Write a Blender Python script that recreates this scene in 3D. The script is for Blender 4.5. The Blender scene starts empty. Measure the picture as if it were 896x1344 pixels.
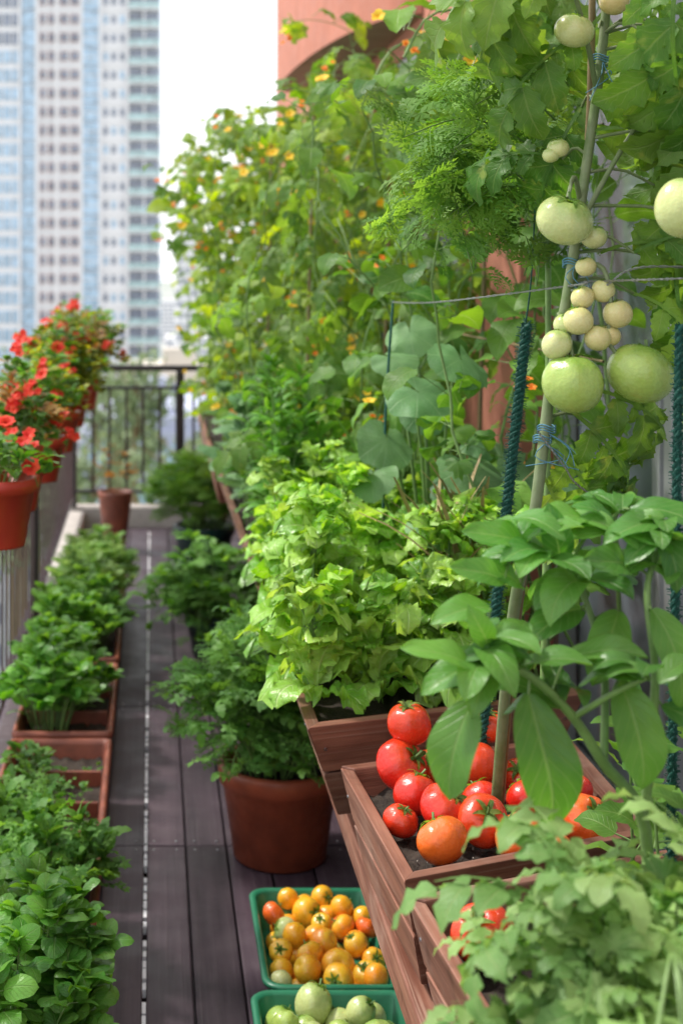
import bpy, math, random
import numpy as np
from mathutils import Vector, Matrix
rng=np.random.default_rng(11); random.seed(11)
U=lambda a,b,n=None: rng.uniform(a,b,n)
scene=bpy.context.scene

# ---------------------------------------------------------------- mesh accumulation
def norm(a): return a/np.maximum(np.linalg.norm(a,axis=-1,keepdims=True),1e-9)
class Acc:
    def __init__(s): s.v=[];s.f=[];s.uv=[];s.var=[];s.mi=[];s.n=0
    def add(s,v,f,uv=None,var=0.5,mi=0):
        v=np.asarray(v,float).reshape(-1,3); f=np.asarray(f,int).reshape(-1,4)
        if uv is None: uv=np.zeros((len(v),2))
        s.v.append(v); s.f.append(f+s.n); s.uv.append(np.asarray(uv,float).reshape(-1,2))
        s.var.append(np.broadcast_to(np.asarray(var,float),(len(v),)).copy())
        s.mi.append(np.full(len(f),mi)); s.n+=len(v)
def make(name,acc,mats,parent=None,smooth=True,bevel=0,loc=None):
    v=np.concatenate(acc.v); f=np.concatenate(acc.f); uv=np.concatenate(acc.uv); var=np.concatenate(acc.var); mi=np.concatenate(acc.mi)
    me=bpy.data.meshes.new(name)
    me.vertices.add(len(v)); me.vertices.foreach_set("co",v.ravel().astype(np.float32))
    me.loops.add(f.size); me.polygons.add(len(f))
    me.loops.foreach_set("vertex_index",f.ravel().astype(np.int32))
    me.polygons.foreach_set("loop_start",np.arange(0,f.size,4,dtype=np.int32))
    me.update(calc_edges=True)
    me.polygons.foreach_set("material_index",mi.astype(np.int32))
    me.polygons.foreach_set("use_smooth",np.full(len(f),smooth))
    ul=me.uv_layers.new(name="UVMap"); ul.data.foreach_set("uv",uv[f.ravel()].ravel().astype(np.float32))
    at=me.attributes.new("var",'FLOAT','POINT'); at.data.foreach_set("value",var.astype(np.float32))
    for m in mats: me.materials.append(m)
    me.validate()
    ob=bpy.data.objects.new(name,me); scene.collection.objects.link(ob)
    if parent: ob.parent=parent
    if loc: ob.location=loc
    if bevel:
        b=ob.modifiers.new("bevel",'BEVEL'); b.width=bevel; b.segments=2; b.limit_method='ANGLE'
    return ob
def empty(name):
    e=bpy.data.objects.new(name,None); scene.collection.objects.link(e); e.empty_display_size=.1; return e

# ---------------------------------------------------------------- materials
def nmat(name):
    m=bpy.data.materials.new(name); m.use_nodes=True; nt=m.node_tree; nt.nodes.clear()
    return m,nt
def nd(nt,t,ins=None,**kw):
    n=nt.nodes.new(t)
    for k,v in kw.items(): setattr(n,k,v)
    if ins:
        for k,v in ins.items():
            if isinstance(v,bpy.types.NodeSocket): nt.links.new(v,n.inputs[k])
            else: n.inputs[k].default_value=v
    return n
def c4(c): return (c[0],c[1],c[2],1)
def mixc(nt,fac,a,b,mode='MIX'):
    n=nt.nodes.new('ShaderNodeMix'); n.data_type='RGBA'; n.blend_type=mode
    for idx,v in ((0,fac),(6,a),(7,b)):
        if isinstance(v,bpy.types.NodeSocket): nt.links.new(v,n.inputs[idx])
        else: n.inputs[idx].default_value=v if idx==0 else c4(v)
    return n.outputs[2]
def mth(nt,op,a,b=0.0,c=0.0):
    n=nt.nodes.new('ShaderNodeMath'); n.operation=op
    for i,v in enumerate((a,b,c)):
        if isinstance(v,bpy.types.NodeSocket): nt.links.new(v,n.inputs[i])
        else: n.inputs[i].default_value=v
    return n.outputs[0]
def mapr(nt,v,a,b,c=0,d=1):
    n=nd(nt,'ShaderNodeMapRange',interpolation_type='SMOOTHSTEP'); nt.links.new(v,n.inputs[0])
    n.inputs[1].default_value=a;n.inputs[2].default_value=b;n.inputs[3].default_value=c;n.inputs[4].default_value=d
    return n.outputs[0]
def noise(nt,vec,scale,detail=4,rough=.55):
    n=nd(nt,'ShaderNodeTexNoise',{'Scale':scale,'Detail':detail,'Roughness':rough})
    if vec is not None: nt.links.new(vec,n.inputs['Vector'])
    return n.outputs[0]
def finish(nt,sh):
    o=nt.nodes.new('ShaderNodeOutputMaterial'); nt.links.new(sh,o.inputs[0])
def bump(nt,h,st,dist=.002):
    n=nd(nt,'ShaderNodeBump',{'Strength':st,'Distance':dist}); nt.links.new(h,n.inputs['Height']); return n.outputs[0]

def leaf_mat(name,a,b,vein,transl=.4,rough=.42,vs=8,vstr=.45,spots=None,tc=None,bs=.5,spec=.32):
    m,nt=nmat(name)
    uv=nd(nt,'ShaderNodeUVMap').outputs[0]
    sp=nd(nt,'ShaderNodeSeparateXYZ',{0:uv}); au=mth(nt,'ABSOLUTE',sp.outputs[0])
    ph=mth(nt,'SUBTRACT',mth(nt,'MULTIPLY',sp.outputs[1],vs),mth(nt,'MULTIPLY',au,2.2))
    pp=mth(nt,'PINGPONG',ph,.5)
    side=mapr(nt,pp,.0,.12,1,0)
    mid=mapr(nt,au,.02,.09,1,0)
    mask=mth(nt,'MAXIMUM',mth(nt,'MULTIPLY',side,.55),mid)
    at=nd(nt,'ShaderNodeAttribute',attribute_name='var').outputs['Fac']
    co=nd(nt,'ShaderNodeTexCoord').outputs['Object']
    nz=noise(nt,co,35,3)
    f=mth(nt,'ADD',at,mth(nt,'MULTIPLY',mth(nt,'SUBTRACT',nz,.5),.9))
    f=nd(nt,'ShaderNodeClamp',{0:f}).outputs[0]
    col=mixc(nt,f,a,b)
    if spots:
        s=mapr(nt,noise(nt,co,22,4),.60,.72,0,.75); col=mixc(nt,s,col,spots)
    big=mapr(nt,noise(nt,co,5,2),.3,.7,.68,1.22)
    col=mixc(nt,mth(nt,'MULTIPLY',mask,vstr),col,vein)
    hs=nd(nt,'ShaderNodeHueSaturation',{'Color':col,'Value':big,'Saturation':1.0}).outputs[0]
    h=mth(nt,'ADD',mth(nt,'MULTIPLY',mask,-1.0),mth(nt,'MULTIPLY',noise(nt,co,120,2),.8))
    bn=bump(nt,h,bs,.0015)
    p=nd(nt,'ShaderNodeBsdfPrincipled',{'Base Color':hs,'Roughness':rough,'Normal':bn,'Specular IOR Level':spec})
    tcol=nd(nt,'ShaderNodeHueSaturation',{'Color':hs,'Hue':.475,'Saturation':1.15,'Value':1.8}).outputs[0]
    t=nd(nt,'ShaderNodeBsdfTranslucent',{'Color':tcol,'Normal':bn})
    mx=nd(nt,'ShaderNodeMixShader',{0:transl,1:p.outputs[0],2:t.outputs[0]})
    finish(nt,mx.outputs[0]); return m
def simple(name,col,rough=.5,var=.25,scale=20,metal=0,bumps=.2,bscale=60,spec=.5,col2=None,coat=0):
    m,nt=nmat(name); co=nd(nt,'ShaderNodeTexCoord').outputs['Object']
    nz=mapr(nt,noise(nt,co,scale,5),.3,.7)
    c2=col2 if col2 else tuple(x*(1-var) for x in col)
    cc=mixc(nt,nz,col,c2)
    bn=bump(nt,noise(nt,co,bscale,4),bumps,.003)
    rr=mapr(nt,noise(nt,co,scale*2.3,3),.3,.7,rough*.8,min(1,rough*1.2))
    p=nd(nt,'ShaderNodeBsdfPrincipled',{'Base Color':cc,'Roughness':rr,'Metallic':metal,'Normal':bn,'Specular IOR Level':spec,'Coat Weight':coat})
    finish(nt,p.outputs[0]); return m
def wood_mat(name,a,b,c,rough=.6,su=3,sv=45,bs=.5,spec=.4):
    m,nt=nmat(name); uv=nd(nt,'ShaderNodeUVMap').outputs[0]
    mp=nd(nt,'ShaderNodeMapping',{'Vector':uv,'Scale':(su,sv,1)}).outputs[0]
    n1=noise(nt,mp,1,6,.6)
    mp2=nd(nt,'ShaderNodeMapping',{'Vector':uv,'Scale':(su*.6,sv*4,1)}).outputs[0]
    n2=noise(nt,mp2,1,4,.6)
    mp3=nd(nt,'ShaderNodeMapping',{'Vector':uv,'Scale':(5,7,1)}).outputs[0]
    n3=noise(nt,mp3,1,4,.6)
    col=mixc(nt,mapr(nt,n1,.3,.7),a,b)
    col=mixc(nt,mapr(nt,n2,.5,.8,0,.7),col,c)
    col=mixc(nt,mapr(nt,n3,.5,.75,0,.55),col,c)
    co=nd(nt,'ShaderNodeTexCoord').outputs['Object']
    col=mixc(nt,mapr(nt,noise(nt,co,9,5,.65),.55,.75,0,.6),col,tuple(x*.45 for x in a))
    at=nd(nt,'ShaderNodeAttribute',attribute_name='var').outputs['Fac']
    col=nd(nt,'ShaderNodeHueSaturation',{'Color':col,'Value':mapr(nt,at,0,1,.68,1.28)}).outputs[0]
    h=mth(nt,'ADD',n2,n1)
    p=nd(nt,'ShaderNodeBsdfPrincipled',{'Base Color':col,'Roughness':mapr(nt,n3,.3,.7,rough*.75,rough*1.2),'Normal':bump(nt,h,bs,.002),'Specular IOR Level':spec})
    finish(nt,p.outputs[0]); return m
def tomato_mat(name,bot,top,alt,green=.0):
    m,nt=nmat(name)
    at=nd(nt,'ShaderNodeAttribute',attribute_name='var').outputs['Fac']
    co=nd(nt,'ShaderNodeTexCoord').outputs['Object']
    rnd=nd(nt,'ShaderNodeObjectInfo').outputs['Random']
    nz=noise(nt,co,2.2,3)
    base=mixc(nt,mapr(nt,rnd,.2,1,0,1),bot,alt)
    f=mapr(nt,mth(nt,'ADD',at,mth(nt,'MULTIPLY',mth(nt,'SUBTRACT',nz,.5),.7)),.5,1.05)
    col=mixc(nt,f,base,top)
    sp=mapr(nt,noise(nt,co,60,2),.66,.74,0,.10); col=mixc(nt,sp,col,tuple(min(1,x*1.5+.08) for x in bot))
    rg=mapr(nt,noise(nt,co,5,3),.35,.65,.22,.34)
    p=nd(nt,'ShaderNodeBsdfPrincipled',{'Base Color':col,'Roughness':rg,'Subsurface Weight':.12,'Subsurface Radius':(.02,.008,.004),'Subsurface Scale':.5,'Coat Weight':.15,'Coat Roughness':.10,'Normal':bump(nt,noise(nt,co,5,2),.07,.05)})
    finish(nt,p.outputs[0]); return m
def flower_mat(name,a,b):
    m,nt=nmat(name)
    at=nd(nt,'ShaderNodeAttribute',attribute_name='var').outputs['Fac']
    col=mixc(nt,at,a,b)
    p=nd(nt,'ShaderNodeBsdfPrincipled',{'Base Color':col,'Roughness':.6})
    t=nd(nt,'ShaderNodeBsdfTranslucent',{'Color':col})
    mx=nd(nt,'ShaderNodeMixShader',{0:.35,1:p.outputs[0],2:t.outputs[0]}); finish(nt,mx.outputs[0]); return m

M_vine=leaf_mat('vine_leaf',(.085,.22,.025),(.31,.44,.055),(.36,.48,.14),.48,.48)
M_bean=leaf_mat('bean_leaf',(.05,.155,.025),(.16,.32,.05),(.25,.38,.12),.42,.46)
M_lettuce=leaf_mat('lettuce_leaf',(.17,.41,.045),(.41,.63,.13),(.60,.74,.34),.36,.32,9,.5,bs=1,spec=.5)
M_pepper=leaf_mat('pepper_leaf',(.06,.20,.035),(.14,.33,.06),(.28,.43,.14),.38,.35,7,.45,spec=.45)
M_tleaf=leaf_mat('tomato_leaf',(.07,.19,.03),(.20,.34,.065),(.28,.38,.13),.46,.46,7,.4,spots=(.30,.36,.08))
M_feather=leaf_mat('feathery_leaf',(.08,.22,.035),(.21,.38,.075),(.2,.34,.08),.42,.5,3,.1)
M_basil=leaf_mat('basil_leaf',(.065,.24,.03),(.18,.41,.07),(.28,.45,.14),.36,.36,7,.4,bs=.8,spec=.4)
M_squash=leaf_mat('squash_leaf',(.08,.20,.075),(.16,.30,.12),(.28,.42,.22),.3,.5,7,.4)
M_herb=leaf_mat('herb_leaf',(.06,.19,.03),(.17,.36,.07),(.25,.4,.12),.36,.5,5,.3)
M_pale=leaf_mat('pale_leaf',(.13,.29,.07),(.31,.47,.16),(.4,.5,.22),.36,.48,7,.4)
M_cole=leaf_mat('yellow_green_leaf',(.14,.26,.03),(.38,.38,.06),(.4,.4,.12),.4,.5,6,.4)
M_redleaf=leaf_mat('reddish_leaf',(.30,.16,.05),(.40,.28,.07),(.4,.3,.1),.35,.5,6,.3)
M_distl=leaf_mat('tree_leaf',(.14,.20,.10),(.26,.33,.18),(.2,.28,.1),.2,.7,3,.1)
M_stem=simple('green_stem',(.17,.29,.08),.5,.3,40)
M_gstem=simple('tomato_stem',(.19,.23,.12),.6,.3,30,col2=(.12,.18,.06),bumps=.5)
M_wood=wood_mat('weathered_cedar',(.12,.044,.028),(.26,.115,.075),(.37,.25,.19),.6,bs=.9)
M_deck=wood_mat('deck_plank',(.048,.030,.042),(.074,.050,.064),(.115,.088,.10),.5,2,60,.4,.3)
M_soil=simple('potting_soil',(.018,.012,.009),.95,.3,80,col2=(.05,.035,.025),bumps=1,bscale=220)
M_perl=simple('perlite',(.45,.42,.38),.8,.3)
M_terra=simple('terracotta',(.35,.075,.033),.5,.2,14,col2=(.23,.05,.024),bumps=.15)
M_redpot=simple('red_plastic',(.42,.035,.02),.38,.15,10,bumps=.05)
M_brownbox=simple('terracotta_plastic',(.27,.075,.042),.5,.3,14,bumps=.15,col2=(.16,.045,.028))
M_dgreen=simple('dark_green_plastic',(.012,.05,.045),.35,.2,10,bumps=.05)
M_tray=simple('green_plastic',(.025,.19,.10),.35,.2,10,bumps=.08)
M_rail=simple('dark_rail_paint',(.035,.024,.028),.35,.3,12,bumps=.1)
M_slat=simple('slat_paint',(.11,.065,.075),.4,.3,12,bumps=.1)
M_conc=simple('pale_concrete',(.50,.47,.44),.8,.2,10,bumps=.3)
M_kerb=simple('kerb_paint',(.08,.055,.06),.6,.3,10,bumps=.3)
M_stucco=simple('terracotta_stucco',(.50,.19,.13),.85,.15,6,bumps=.4,bscale=150)
M_frame=simple('aluminium_frame',(.42,.43,.45),.35,.15,8,metal=.3,bumps=.05)
M_wire=simple('galvanised_wire',(.45,.46,.48),.35,.3,200,metal=.9)
M_rope=simple('green_rope',(.008,.11,.08),.6,.4,200,bumps=1,bscale=400)
M_twine=simple('blue_twine',(.12,.30,.42),.7,.3,200)
M_bamboo=simple('bamboo_cane',(.24,.17,.08),.55,.3,20)
M_dry=simple('dry_straw',(.36,.27,.12),.7,.3,40)
def glass_mat(name,col,rough=.08):
    m,nt=nmat(name); co=nd(nt,'ShaderNodeTexCoord').outputs['Object']
    cc=mixc(nt,mapr(nt,noise(nt,co,1.3,3),.35,.65),col,tuple(x*.6 for x in col))
    p=nd(nt,'ShaderNodeBsdfPrincipled',{'Base Color':cc,'Roughness':rough,'Specular IOR Level':.9,'Coat Weight':.5}); finish(nt,p.outputs[0]); return m
M_glass=glass_mat('window_glass',(.26,.31,.36))
T_red=tomato_mat('ripe_tomato_skin',(.66,.020,.010),(.56,.05,.012),(.72,.06,.014))
T_or=tomato_mat('orange_tomato_skin',(.76,.085,.016),(.70,.14,.02),(.80,.16,.02))
T_yel=tomato_mat('yellow_tomato_skin',(.88,.42,.02),(.80,.48,.04),(.86,.29,.02))
T_grn=tomato_mat('green_tomato_skin',(.34,.46,.10),(.19,.33,.05),(.42,.53,.16))
T_pale=tomato_mat('pale_tomato_skin',(.50,.56,.22),(.30,.42,.12),(.56,.57,.25))
T_crm=tomato_mat('cream_tomato_skin',(.66,.50,.22),(.52,.52,.20),(.62,.58,.26))
F_red=flower_mat('red_petal',(.75,.022,.018),(.85,.09,.03))
F_yel=flower_mat('yellow_petal',(.9,.66,.03),(.9,.52,.03))

# ---------------------------------------------------------------- leaf templates
class Tm:
    def __init__(s,v,f,uv): s.v=v;s.f=f;s.uv=uv
def gridf(nu,nv,wrap=False):
    i,j=np.meshgrid(np.arange(nu),np.arange(nv),indexing='ij'); w=nv+1
    a=i*w+j
    return np.stack([a,a+1,a+w+1,a+w],-1).reshape(-1,4)
def leaf_t(W=.5,nu=8,nv=4,fold=.2,rise=.2,droop=.8,wave=0,wf=2.5,jag=0,crink=0,p=.7,q=.9,seed=0,twist=0):
    r=np.random.default_rng(abs(int(seed))); t=np.linspace(0,1,nu+1)
    w=(t+.02)**p*(1.0001-t)**q; w/=w.max(); w=w*W/2+.004
    if jag: w[1::2]*=1-jag
    ang=rise-droop*t; y=np.concatenate([[0],np.cumsum(np.cos(ang[:-1]))/nu]); z=np.concatenate([[0],np.cumsum(np.sin(ang[:-1]))/nu])
    u=np.linspace(-1,1,nv+1); TT,UU=np.meshgrid(t,u,indexing='ij')
    X=UU*w[:,None]; Y=np.repeat(y[:,None],nv+1,1); Z=np.repeat(z[:,None],nv+1,1)
    ph=r.uniform(0,6.28,2); s=np.where(UU>0,ph[0],ph[1])
    Z=Z+fold*np.abs(UU)*w[:,None]+wave*np.abs(UU)**1.5*np.sin(6.283*wf*TT+s)*W
    X=X+.0+twist*np.sin(TT*2.5)*TT*.3
    if crink:
        for k in range(5):
            a,b=r.uniform(4,16,2); Z=Z+crink*.35*np.sin(a*TT+b*UU*W*1.6+r.uniform(0,6))*(.2+np.abs(UU))
    v=np.stack([X,Y,Z],-1).reshape(-1,3)
    return Tm(v,gridf(nu,nv),np.stack([UU,TT],-1).reshape(-1,2))
def palm_t(n=5,depth=.35,jag=.12,cup=-.25,wave=.08,seed=0,na=30,nr=3,span=2.6,ridge=.03,crink=0):
    r=np.random.default_rng(abs(int(seed))); th=np.linspace(-span,span,na+1); ring=np.linspace(.03,1,nr+1)
    lob=np.abs(np.cos(th*n*math.pi/(2*span)*1.0)) if n%2 else np.abs(np.sin(th*n*math.pi/(2*span)))
    R=.55*(1-depth+depth*lob**.8)*(1-.25*(np.abs(th)/span)**2); R=R.copy(); R[1::2]*=1-jag
    R*=1+r.uniform(-.06,.06,len(R))*(.4 if ridge==0 else 1)
    RR,TH=np.meshgrid(ring,th,indexing='ij'); rad=RR*R[None,:]
    X=rad*np.sin(TH); Y=rad*np.cos(TH)+.12
    Z=cup*rad**2*1.6+wave*RR**2*np.sin(TH*(3 if ridge else 2)+r.uniform(0,6))+ridge*RR*np.cos(TH*n*math.pi/span)-.25*np.maximum(Y,0)**2
    if crink:
        Z=Z+wave*.45*RR**3*np.sin(TH*5+r.uniform(0,6))
        for k in range(5):
            a,b=r.uniform(-22,22,2); Z=Z+crink*np.sin(a*X+b*Y+r.uniform(0,6))*RR
    uu=((TH*n/(2*span)+.5*(n%2))%1)*2-1
    return Tm(np.stack([X,Y,Z],-1).reshape(-1,3),gridf(nr,na),np.stack([uu,RR],-1).reshape(-1,2))
def frame(ax,up):
    y=norm(ax); x=norm(np.cross(y,up)); z=np.cross(x,y); return np.stack([x,y,z],-1)
def joinT(parts):
    V=[];F=[];UV=[];n=0
    for t,p,ax,up,s in parts:
        R=frame(np.array(ax,float),np.array(up,float)); v=(t.v*s)@R.T+np.array(p,float)
        V.append(v);F.append(t.f+n);UV.append(t.uv);n+=len(v)
    return Tm(np.concatenate(V),np.concatenate(F),np.concatenate(UV))
def curve(rise,droop,t):
    ts=np.linspace(0,t,12); a=rise-droop*ts; h=t/11
    c=np.cos(a);s=np.sin(a); I=lambda y:(y.sum()-.5*y[0]-.5*y[-1])*h
    return np.array([0,I(c),I(s)]), rise-droop*t
def tomato_leaf_t(seed=0,rise=.5,droop=1.6,lo=False):
    r=np.random.default_rng(seed); parts=[(leaf_t(W=.022,nu=8,nv=1,fold=.5,rise=rise,droop=droop,p=.01,q=.3,seed=seed),(0,0,0),(0,1,0),(0,0,1),1)]
    nu,nv=(6,2) if lo else (10,4)
    for i,(t,s) in enumerate([(.28,.28),(.42,.14),(.52,.40),(.64,.15),(.76,.40)]):
        p,a=curve(rise,droop,t)
        for sd in (-1,1):
            lf=leaf_t(W=.62,nu=nu,nv=nv,fold=.15,rise=.1,droop=r.uniform(.6,1.5),wave=.10,wf=2,jag=.24,crink=.03,p=.5,q=.75,seed=seed*17+i*2+sd+3)
            parts.append((lf,p,(sd*.9,math.cos(a)*.55,math.sin(a)*.55-r.uniform(0,.4)),(0,-math.sin(a),math.cos(a)+.1),s*r.uniform(.85,1.15)))
    p,a=curve(rise,droop,.97)
    parts.append((leaf_t(W=.66,nu=nu+2,nv=nv,fold=.15,rise=0,droop=1.0,wave=.1,jag=.24,crink=.03,p=.5,q=.8,seed=seed+99),p,(0,math.cos(a),math.sin(a)),(0,-math.sin(a),math.cos(a)),.45))
    return joinT(parts)
def feather_t(seed=0,rise=.5,droop=1.1,npin=7):
    r=np.random.default_rng(seed)
    sm=leaf_t(W=.40,nu=2,nv=1,fold=.1,rise=.1,droop=.4,p=.4,q=.5)
    parts=[(leaf_t(W=.014,nu=6,nv=1,fold=.5,rise=rise,droop=droop,p=.01,q=.3),(0,0,0),(0,1,0),(0,0,1),1)]
    pin=[(leaf_t(W=.03,nu=3,nv=1,rise=.1,droop=.5,p=.01,q=.3),(0,0,0),(0,1,0),(0,0,1),1)]
    for k in range(4):
        t=.25+.7*k/3; p,a=curve(.1,.5,t)
        for sd in (-1,1): pin.append((sm,p,(sd*.8,.75,r.uniform(-.3,.3)),(0,0,1),.42*(1.1-t*.6)))
    pin.append((sm,curve(.1,.5,.97)[0],(0,1,-.2),(0,0,1),.28)); pinT=joinT(pin)
    for k in range(npin):
        t=.2+.78*k/(npin-1); p,a=curve(rise,droop,t)
        for sd in (-1,1):
            parts.append((pinT,p,(sd*.85,math.cos(a)*.7,math.sin(a)*.7+r.uniform(-.3,.2)),(0,-math.sin(a),math.cos(a)),.42*(math.sin(math.pi*(t*.75+.2)))*r.uniform(.8,1.2)))
    return joinT(parts)
def parsley_t(seed=0):
    r=np.random.default_rng(seed); parts=[(leaf_t(W=.02,nu=4,nv=1,rise=.4,droop=.9,p=.01,q=.3),(0,0,0),(0,1,0),(0,0,1),1)]
    for t,s in ((.45,.38),(.7,.40)):
        p,a=curve(.4,.9,t)
        for sd in (-1,1): parts.append((palm_t(5,.45,.18,-.2,.08,seed+int(t*10)+sd,20,2,2.2),p,(sd*.9,.6,-.1),(0,0,1),s))
    p,a=curve(.4,.9,.95); parts.append((palm_t(5,.45,.18,-.2,.08,seed+5,20,2,2.2),p,(0,1,-.3),(0,0,1),.48))
    return joinT(parts)

L_vine=[palm_t(5,.45,.12,-.3,.09,i,26,3) for i in range(5)]
L_squash=[palm_t(7,.06,.015,-.22,.055,40+i,40,7,2.95,0,.010) for i in range(5)]
L_bean=[leaf_t(W=.72,nu=8,nv=4,fold=.12,rise=.3,droop=1.1,wave=.05,p=.45,q=.75,seed=i,twist=.3*(i-1)) for i in range(4)]
L_pep=[leaf_t(W=.46,nu=16,nv=6,fold=.26,rise=.35,droop=.8+.25*i,wave=.045,wf=1.8,crink=.014,p=.75,q=.8,seed=i,twist=.25*(i-2)) for i in range(5)]
L_let=[leaf_t(W=.66,nu=16,nv=8,fold=.16,rise=.5,droop=.9+.35*i,wave=.11,wf=2.6+.4*i,crink=.09,p=.5,q=.30,seed=50+i,twist=.25*(i-2)) for i in range(6)]
L_bas=[leaf_t(W=.62,nu=8,nv=4,fold=-.22,rise=.5,droop=1.5,wave=.03,crink=.03,p=.5,q=.65,seed=70+i) for i in range(4)]
L_mint=[leaf_t(W=.5,nu=10,nv=2,fold=.1,rise=.3,droop=1.0,wave=.05,jag=.16,p=.55,q=.7,seed=80+i) for i in range(4)]
L_tom=[tomato_leaf_t(i,.3+.15*i,1.5+.25*i) for i in range(5)]
L_tomlo=[tomato_leaf_t(20+i,.3+.15*i,1.2+.25*i,True) for i in range(4)]
L_fea=[feather_t(i,.4+.1*i,1.0+.25*i) for i in range(4)]
L_par=[parsley_t(i*11) for i in range(4)]
L_lob=[palm_t(5,.36,.14,-.25,.12,90+i,34,4,2.3,.03,.012) for i in range(5)]
L_sword=[leaf_t(W=.27,nu=10,nv=2,fold=.25,rise=.4,droop=1.0+.3*i,wave=.04,p=.5,q=.8,seed=i) for i in range(4)]
L_ger=[palm_t(7,.12,.10,-.1,.08,60+i,22,2,2.9) for i in range(3)]
L_pet=[leaf_t(W=.75,nu=4,nv=2,fold=.1,rise=.5,droop=1.1,p=.4,q=.35,seed=i) for i in range(3)]
L_blade=[leaf_t(W=.02,nu=8,nv=1,fold=.4,rise=.2,droop=1.2,p=.1,q=.5,seed=i) for i in range(3)]

def inst(acc,tms,pos,ax,up,sc,mi=0,var=None):
    pos=np.asarray(pos,float).reshape(-1,3); n=len(pos)
    if n==0: return
    ax=np.broadcast_to(np.asarray(ax,float),(n,3)); up=np.broadcast_to(np.asarray(up,float),(n,3)); sc=np.broadcast_to(np.asarray(sc,float),(n,))
    if var is None: var=U(0,1,n)
    var=np.broadcast_to(var,(n,)); pick=rng.integers(0,len(tms),n)
    for k,t in enumerate(tms):
        m=pick==k; c=m.sum()
        if c==0: continue
        R=frame(ax[m],up[m]); V=np.einsum('nij,vj->nvi',R,t.v)*sc[m][:,None,None]+pos[m][:,None,:]
        F=t.f[None]+(np.arange(c)*len(t.v))[:,None,None]
        acc.add(V.reshape(-1,3),F.reshape(-1,4),np.tile(t.uv,(c,1)),np.repeat(var[m],len(t.v)),mi)
def sticks(acc,p0,p1,r,mi=1,ns=4):
    p0=np.asarray(p0,float).reshape(-1,3);p1=np.asarray(p1,float).reshape(-1,3); n=len(p0)
    if n==0: return
    d=p1-p0; R=frame(d,np.array([.31,.17,.93])+0*d); a=np.arange(ns)*2*math.pi/ns
    circ=np.stack([np.cos(a),0*a,np.sin(a)],-1); o=np.einsum('nij,vj->nvi',R,circ)
    r=np.broadcast_to(r,(n,))[:,None,None]
    V=np.concatenate([p0[:,None]+o*r,p1[:,None]+o*r*.8],1)
    i=np.arange(ns); f=np.stack([i,(i+1)%ns,(i+1)%ns+ns,i+ns],-1)
    F=f[None]+(np.arange(n)*2*ns)[:,None,None]; acc.add(V.reshape(-1,3),F.reshape(-1,4),None,.5,mi)
def tube(acc,pts,r0,r1=None,ns=6,mi=1,var=.5):
    pts=np.asarray(pts,float); n=len(pts); r1=r0 if r1 is None else r1
    d=np.gradient(pts,axis=0); R=frame(d,np.array([.31,.17,.93])+0*d); a=np.arange(ns+1)*2*math.pi/ns
    circ=np.stack([np.cos(a),0*a,np.sin(a)],-1); rr=np.linspace(r0,r1,n)
    V=pts[:,None]+np.einsum('nij,vj->nvi',R,circ)*rr[:,None,None]
    uu,vv=np.meshgrid(np.linspace(0,1,n),np.linspace(0,1,ns+1),indexing='ij')
    acc.add(V.reshape(-1,3),gridf(n-1,ns),np.stack([uu,vv],-1).reshape(-1,2),var,mi)
def smooth(P,n=24):
    P=np.asarray([np.asarray(q,float) for q in P]); t=np.linspace(0,len(P)-1,n); out=[]
    for x in t:
        i=min(int(x),len(P)-2); f=x-i; p0=P[max(i-1,0)];p1=P[i];p2=P[i+1];p3=P[min(i+2,len(P)-1)]
        out.append(.5*((2*p1)+(-p0+p2)*f+(2*p0-5*p1+4*p2-p3)*f*f+(-p0+3*p1-3*p2+p3)*f**3))
    return np.array(out)
def leafy(acc,stems,tms,ls,step,pet=.02,up=.3,start=.2,lm=0,sm=1,r=.002,droopax=0.,jit=.35,tipcluster=3,tip_scale=.6):
    pos=[];ax=[];sc=[];a0=[];b0=[]
    for P in stems:
        C=smooth(P,10); tube(acc,C,r,r*.5,5,sm)
        L=np.linalg.norm(np.diff(C,axis=0),axis=1).sum(); n=max(2,int(L*(1-start)/step)); az=U(0,6.28)
        for k in range(n):
            t=start+(1-start)*(k+U(0,.8))/n; t=min(t,1); x=t*9; i=min(int(x),8); p=C[i]+(C[i+1]-C[i])*(x-i)
            az+=2.4+U(-.4,.4); o=np.array([math.cos(az),math.sin(az),up+U(-jit,jit)])
            o=o/np.linalg.norm(o); q=p+o*pet*U(.6,1.3); a0.append(p);b0.append(q); pos.append(q)
            ax.append(o+np.array([0,0,-droopax])); sc.append(ls*U(.65,1.2)*(1-.35*max(0,t-.6)/.4))
        for k in range(tipcluster):
            a=U(0,6.28); pos.append(C[-1]); ax.append([math.cos(a)*.7,math.sin(a)*.7,.8]); sc.append(ls*tip_scale*U(.7,1.1))
    ax=np.array(ax); n=len(pos)
    upv=np.array([0,0,1.])+ax*np.array([[.3,.3,0]])+rng.normal(0,.25,(n,3))
    inst(acc,tms,pos,ax,upv,np.array(sc),lm)
    if pet>.004: sticks(acc,a0,b0,r*.6,sm,3)
def rect_stems(n,x0,x1,y0,y1,z0,h0,h1,lean=.06,outer=0):
    S=[]
    for _ in range(n):
        b=np.array([U(x0,x1),U(y0,y1),z0]); cx,cy=(x0+x1)/2,(y0+y1)/2
        o=np.array([(b[0]-cx)/(x1-x0+1e-6),(b[1]-cy)/(y1-y0+1e-6)*.6,0])*outer
        h=U(h0,h1); tp=b+np.array([U(-lean,lean),U(-lean,lean),h])+o; m=(b+tp)/2+np.array([U(-.02,.02),U(-.02,.02),h*.08])
        S.append([b,m,tp])
    return S
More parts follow.
